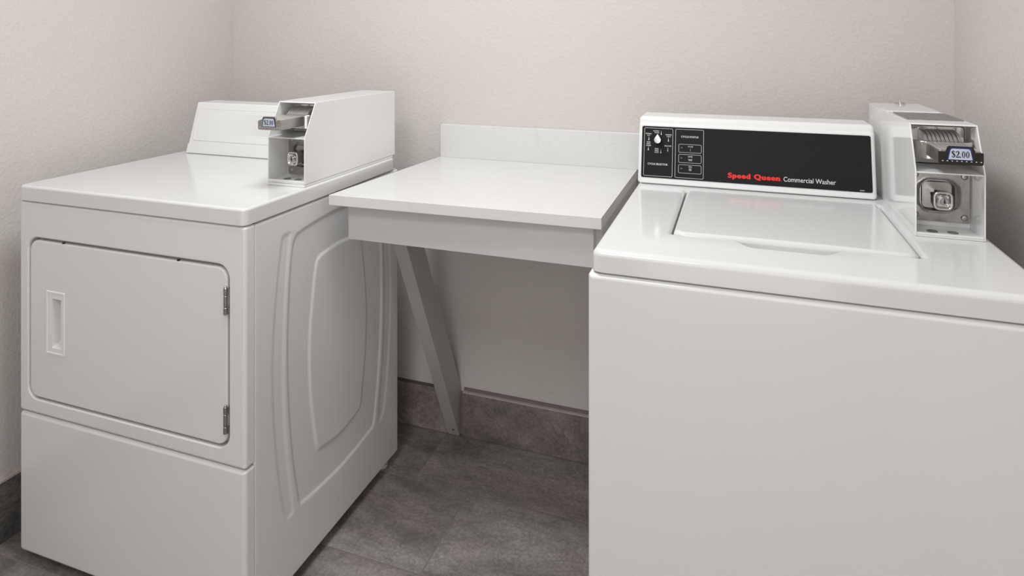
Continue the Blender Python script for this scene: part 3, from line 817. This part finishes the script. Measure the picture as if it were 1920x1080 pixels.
    for i in range(9):
        x = 0.0265 + i * 0.0069
        box(b, X(x), X(x + 0.0021), Y(-0.0560 - 0.0033), Y(-0.0560 - 0.0022), Z(0.1468), Z(0.1480))
    obj('tag_notches', b, M['white_print'], tagp, smooth=False, label='row of tiny bright notches')
    # lower vault plate
    b = new(); g = AX['y']
    R1 = (X(0.0068), X(W - 0.0045), Z(0.0125), Z(0.1065))
    BU = (X(0.0135), X(0.0905), Z(0.0265), Z(0.0965)); RI = (X(0.0235), X(0.0790), Z(0.0325), Z(0.0890))
    yp = 0.0718
    L = [[g(a, c, Y(yp)) for a, c in rri(R1, 0.003, 0, 6)], [g(a, c, Y(yp - 0.0032)) for a, c in rri(R1, 0.003, 0, 6)], [g(a, c, Y(yp - 0.0036)) for a, c in rri(R1, 0.003, 0.0005, 6)]]
    for i, d, r_ in ((0, 0.0036, 0.028), (0.004, 0.0043, 0.026), (0.0075, 0.0066, 0.023)): L.append([g(a, c, Y(yp - d)) for a, c in rri(BU, r_, i, 6)])
    for i, d, r_ in ((-0.0015, 0.0078, 0.017), (0.0, 0.0080, 0.015), (0.0015, 0.0066, 0.014), (0.0040, 0.0005, 0.012)): L.append([g(a, c, Y(yp - d)) for a, c in rri(RI, r_, i, 6)])
    loft(b, L)
    vault = obj('vault_plate', b, M['steel'], root, label='steel coin vault plate with a recessed lock cup')
    for sx, sz_ in ((0.0155, 0.0225), (0.0945, 0.0225), (0.0155, 0.0985), (0.0945, 0.0985)):
        b = new(); lathe(b, (X(sx), Y(yp - 0.0034), Z(sz_)), 'y', [(0.0062, 0.0), (0.0060, -0.0012), (0.0042, -0.0030), (0.0016, -0.0036)], 16)
        box(b, X(sx) - 0.0028, X(sx) + 0.0028, Y(yp - 0.0074), Y(yp - 0.0066), Z(sz_) - 0.0006, Z(sz_) + 0.0006)
        obj('screw', b, M['steel'], vault)
    b = new(); LR = (X(0.0345), X(0.0665), Z(0.0425), Z(0.0770)); yl = 0.0260
    L = [[g(a, c, Y(yp - 0.0005)) for a, c in rri(LR, 0.010, 0, 6)]]
    for i, d in fillet(0.0028): L.append([g(a, c, Y(yl + d)) for a, c in rri(LR, 0.010, i, 6)])
    for i, d in ((0.0040, 0.0004), (0.0062, 0.0026), (0.0085, 0.0036)): L.append([g(a, c, Y(yl + d)) for a, c in rri(LR, 0.010, i, 6)])
    loft(b, L)
    lk = obj('vault_lock', b, M['chrome'], root, label='rounded chrome lock block with a key cylinder')
    b = new(); lathe(b, (X(0.0515), Y(0.0262), Z(0.0600)), 'y', [(0.0072, 0.0038), (0.0072, -0.0032), (0.0062, -0.0040), (0.0056, -0.0036)], 22)
    obj('lock_cylinder', b, M['steel'], lk)
    b = new(); box(b, X(0.0515) - 0.0009, X(0.0515) + 0.0009, Y(0.0220), Y(0.0240), Z(0.0600) - 0.0042, Z(0.0600) + 0.0042)
    lathe(b, (X(0.0515), Y(0.0240), Z(0.0585)), 'y', [(0.0019, 0), (0.0019, -0.0021)], 10)
    obj('keyhole', b, M['darksteel'], lk, smooth=False)
    for bx in (0.034, 0.066):
        b = new(); lathe(b, (X(bx), Y(0.030), Z(zb + 0.003)), 'z', [(0.0088, 0.0), (0.0085, 0.0012), (0.0045, 0.0022), (0.002, 0.0024)], 18)
        obj('floor_bolt', b, M['rubber'], housing)
    if washer_type:
        b = new(); slab(b, 'z', (X(0.009), X(W - 0.004), Y(0.101), Y(0.222)), Z(Ht - 0.0005), Z(Ht + 0.0009), 0.002, n=2)
        obj('top_label', b, M['toplabel'], root, label='grey rough metallic label on top')
        b = new(); slab(b, 'z', (X(0.004), X(W - 0.004), Y(0.2535), Y(depth - 0.004)), Z(Ht - 0.0012), Z(Ht + 0.0004), 0.002, 0, 0.0004, n=2)
        obj('top_cover', b, M['boxwhite'], root)
        b = new(); lathe(b, (X(0.060), Y(0.405), Z(Ht)), 'z', [(0.011, -0.001), (0.011, 0.0028), (0.0085, 0.0040), (0.0080, 0.0058), (0.003, 0.0062)], 18)
        obj('top_lock', b, M['chrome'], root, label='small chrome lock on the top')
        b = new(); slab(b, 'x', (Y(0.398), Y(0.412), Z(0.160), Z(0.170)), X(0.0005), X(-0.0008), 0.002, 0, 0.0004, n=3)
        obj('side_plug', b, M['plastic'], root)
    else:
        b = new(); slab(b, 'z', (X(0.0010), X(W - 0.0005), Y(-0.0015), Y(depth - 0.012)), Z(0.0002), Z(0.0060), 0.001, 0, 0.0008, n=2)
        obj('base_plate', b, M['boxwhite'], root)
    return root
coin_meter(-1.0755, 1.282, DT + 0.0003, 0.424, 'white coin meter standing on top of the dryer', False)
coin_meter(0.2985, 1.333, 0.9143, 0.433, 'white coin meter beside the black control panel, on the washer', True)

# ------------------------------------------------------------------ folding shelf between the machines
shelf = thing('folding_shelf', (-0.6, 1.62, 0.0), 'white stone-topped wall shelf with a timber brace, between dryer and washer', 'shelf')
def quad_slab(bm, c, z0, z1, e):
    L = []
    cx = sum(p[0] for p in c) / 4; cy = sum(p[1] for p in c) / 4
    def ring_(i, z): return [(p[0] + (i if p[0] < cx else -i), p[1] + (i if p[1] < cy else -i), z) for p in c]
    loft(bm, [ring_(e, z0), ring_(0, z0 + e), ring_(0, z1 - e), ring_(e * 0.3, z1 - e * 0.3), ring_(e, z1)])
b = new()
quad_slab(b, [(-0.941, 1.339), (-0.2745, 1.357), (-0.277, 1.9045), (-0.9065, 1.9045)], 0.861, 0.887, 0.0016)
obj('countertop', b, M['quartz'], shelf, label='white quartz countertop with faint veins')
b = new(); slab(b, 'z', (-0.9035, -0.2700, 1.885, 1.9046), 0.8873, 0.9915, 0.001, 0, 0.0012, n=2)
obj('backsplash', b, M['quartz'], shelf)
b = new(); box(b, -0.911, -0.2955, 1.376, 1.398, 0.7715, 0.8606); bevel(b, 0.0015, 2)
obj('apron', b, M['paint'], shelf, label='painted timber apron board under the countertop')
b = new(); box(b, -0.300, -0.281, 1.3985, 1.9035, 0.790, 0.8606); bevel(b, 0.0012, 1)
obj('side_rail', b, M['paint'], shelf)
b = new(); box(b, -0.878, -0.838, 1.887, 1.9044, 0.7715, 0.8606); bevel(b, 0.0012, 1)
obj('wall_cleat', b, M['paint'], shelf)
# slanted brace from the foot of the wall up behind the apron
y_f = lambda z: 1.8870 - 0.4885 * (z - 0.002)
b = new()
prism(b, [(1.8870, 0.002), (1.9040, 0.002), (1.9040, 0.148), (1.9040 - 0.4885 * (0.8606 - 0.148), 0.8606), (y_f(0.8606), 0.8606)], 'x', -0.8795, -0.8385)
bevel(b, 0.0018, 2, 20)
brace = obj('brace', b, M['brace_shade_paint'], shelf, label='painted timber brace slanting down to the wall, its colour darkened for shade')
b = new(); lathe(b, (-0.8540, y_f(0.0265) - 0.0001, 0.0265), 'y', [(0.0036, 0.001), (0.0036, -0.0012), (0.0016, -0.0016)], 10)
obj('screw', b, M['steel'], brace)
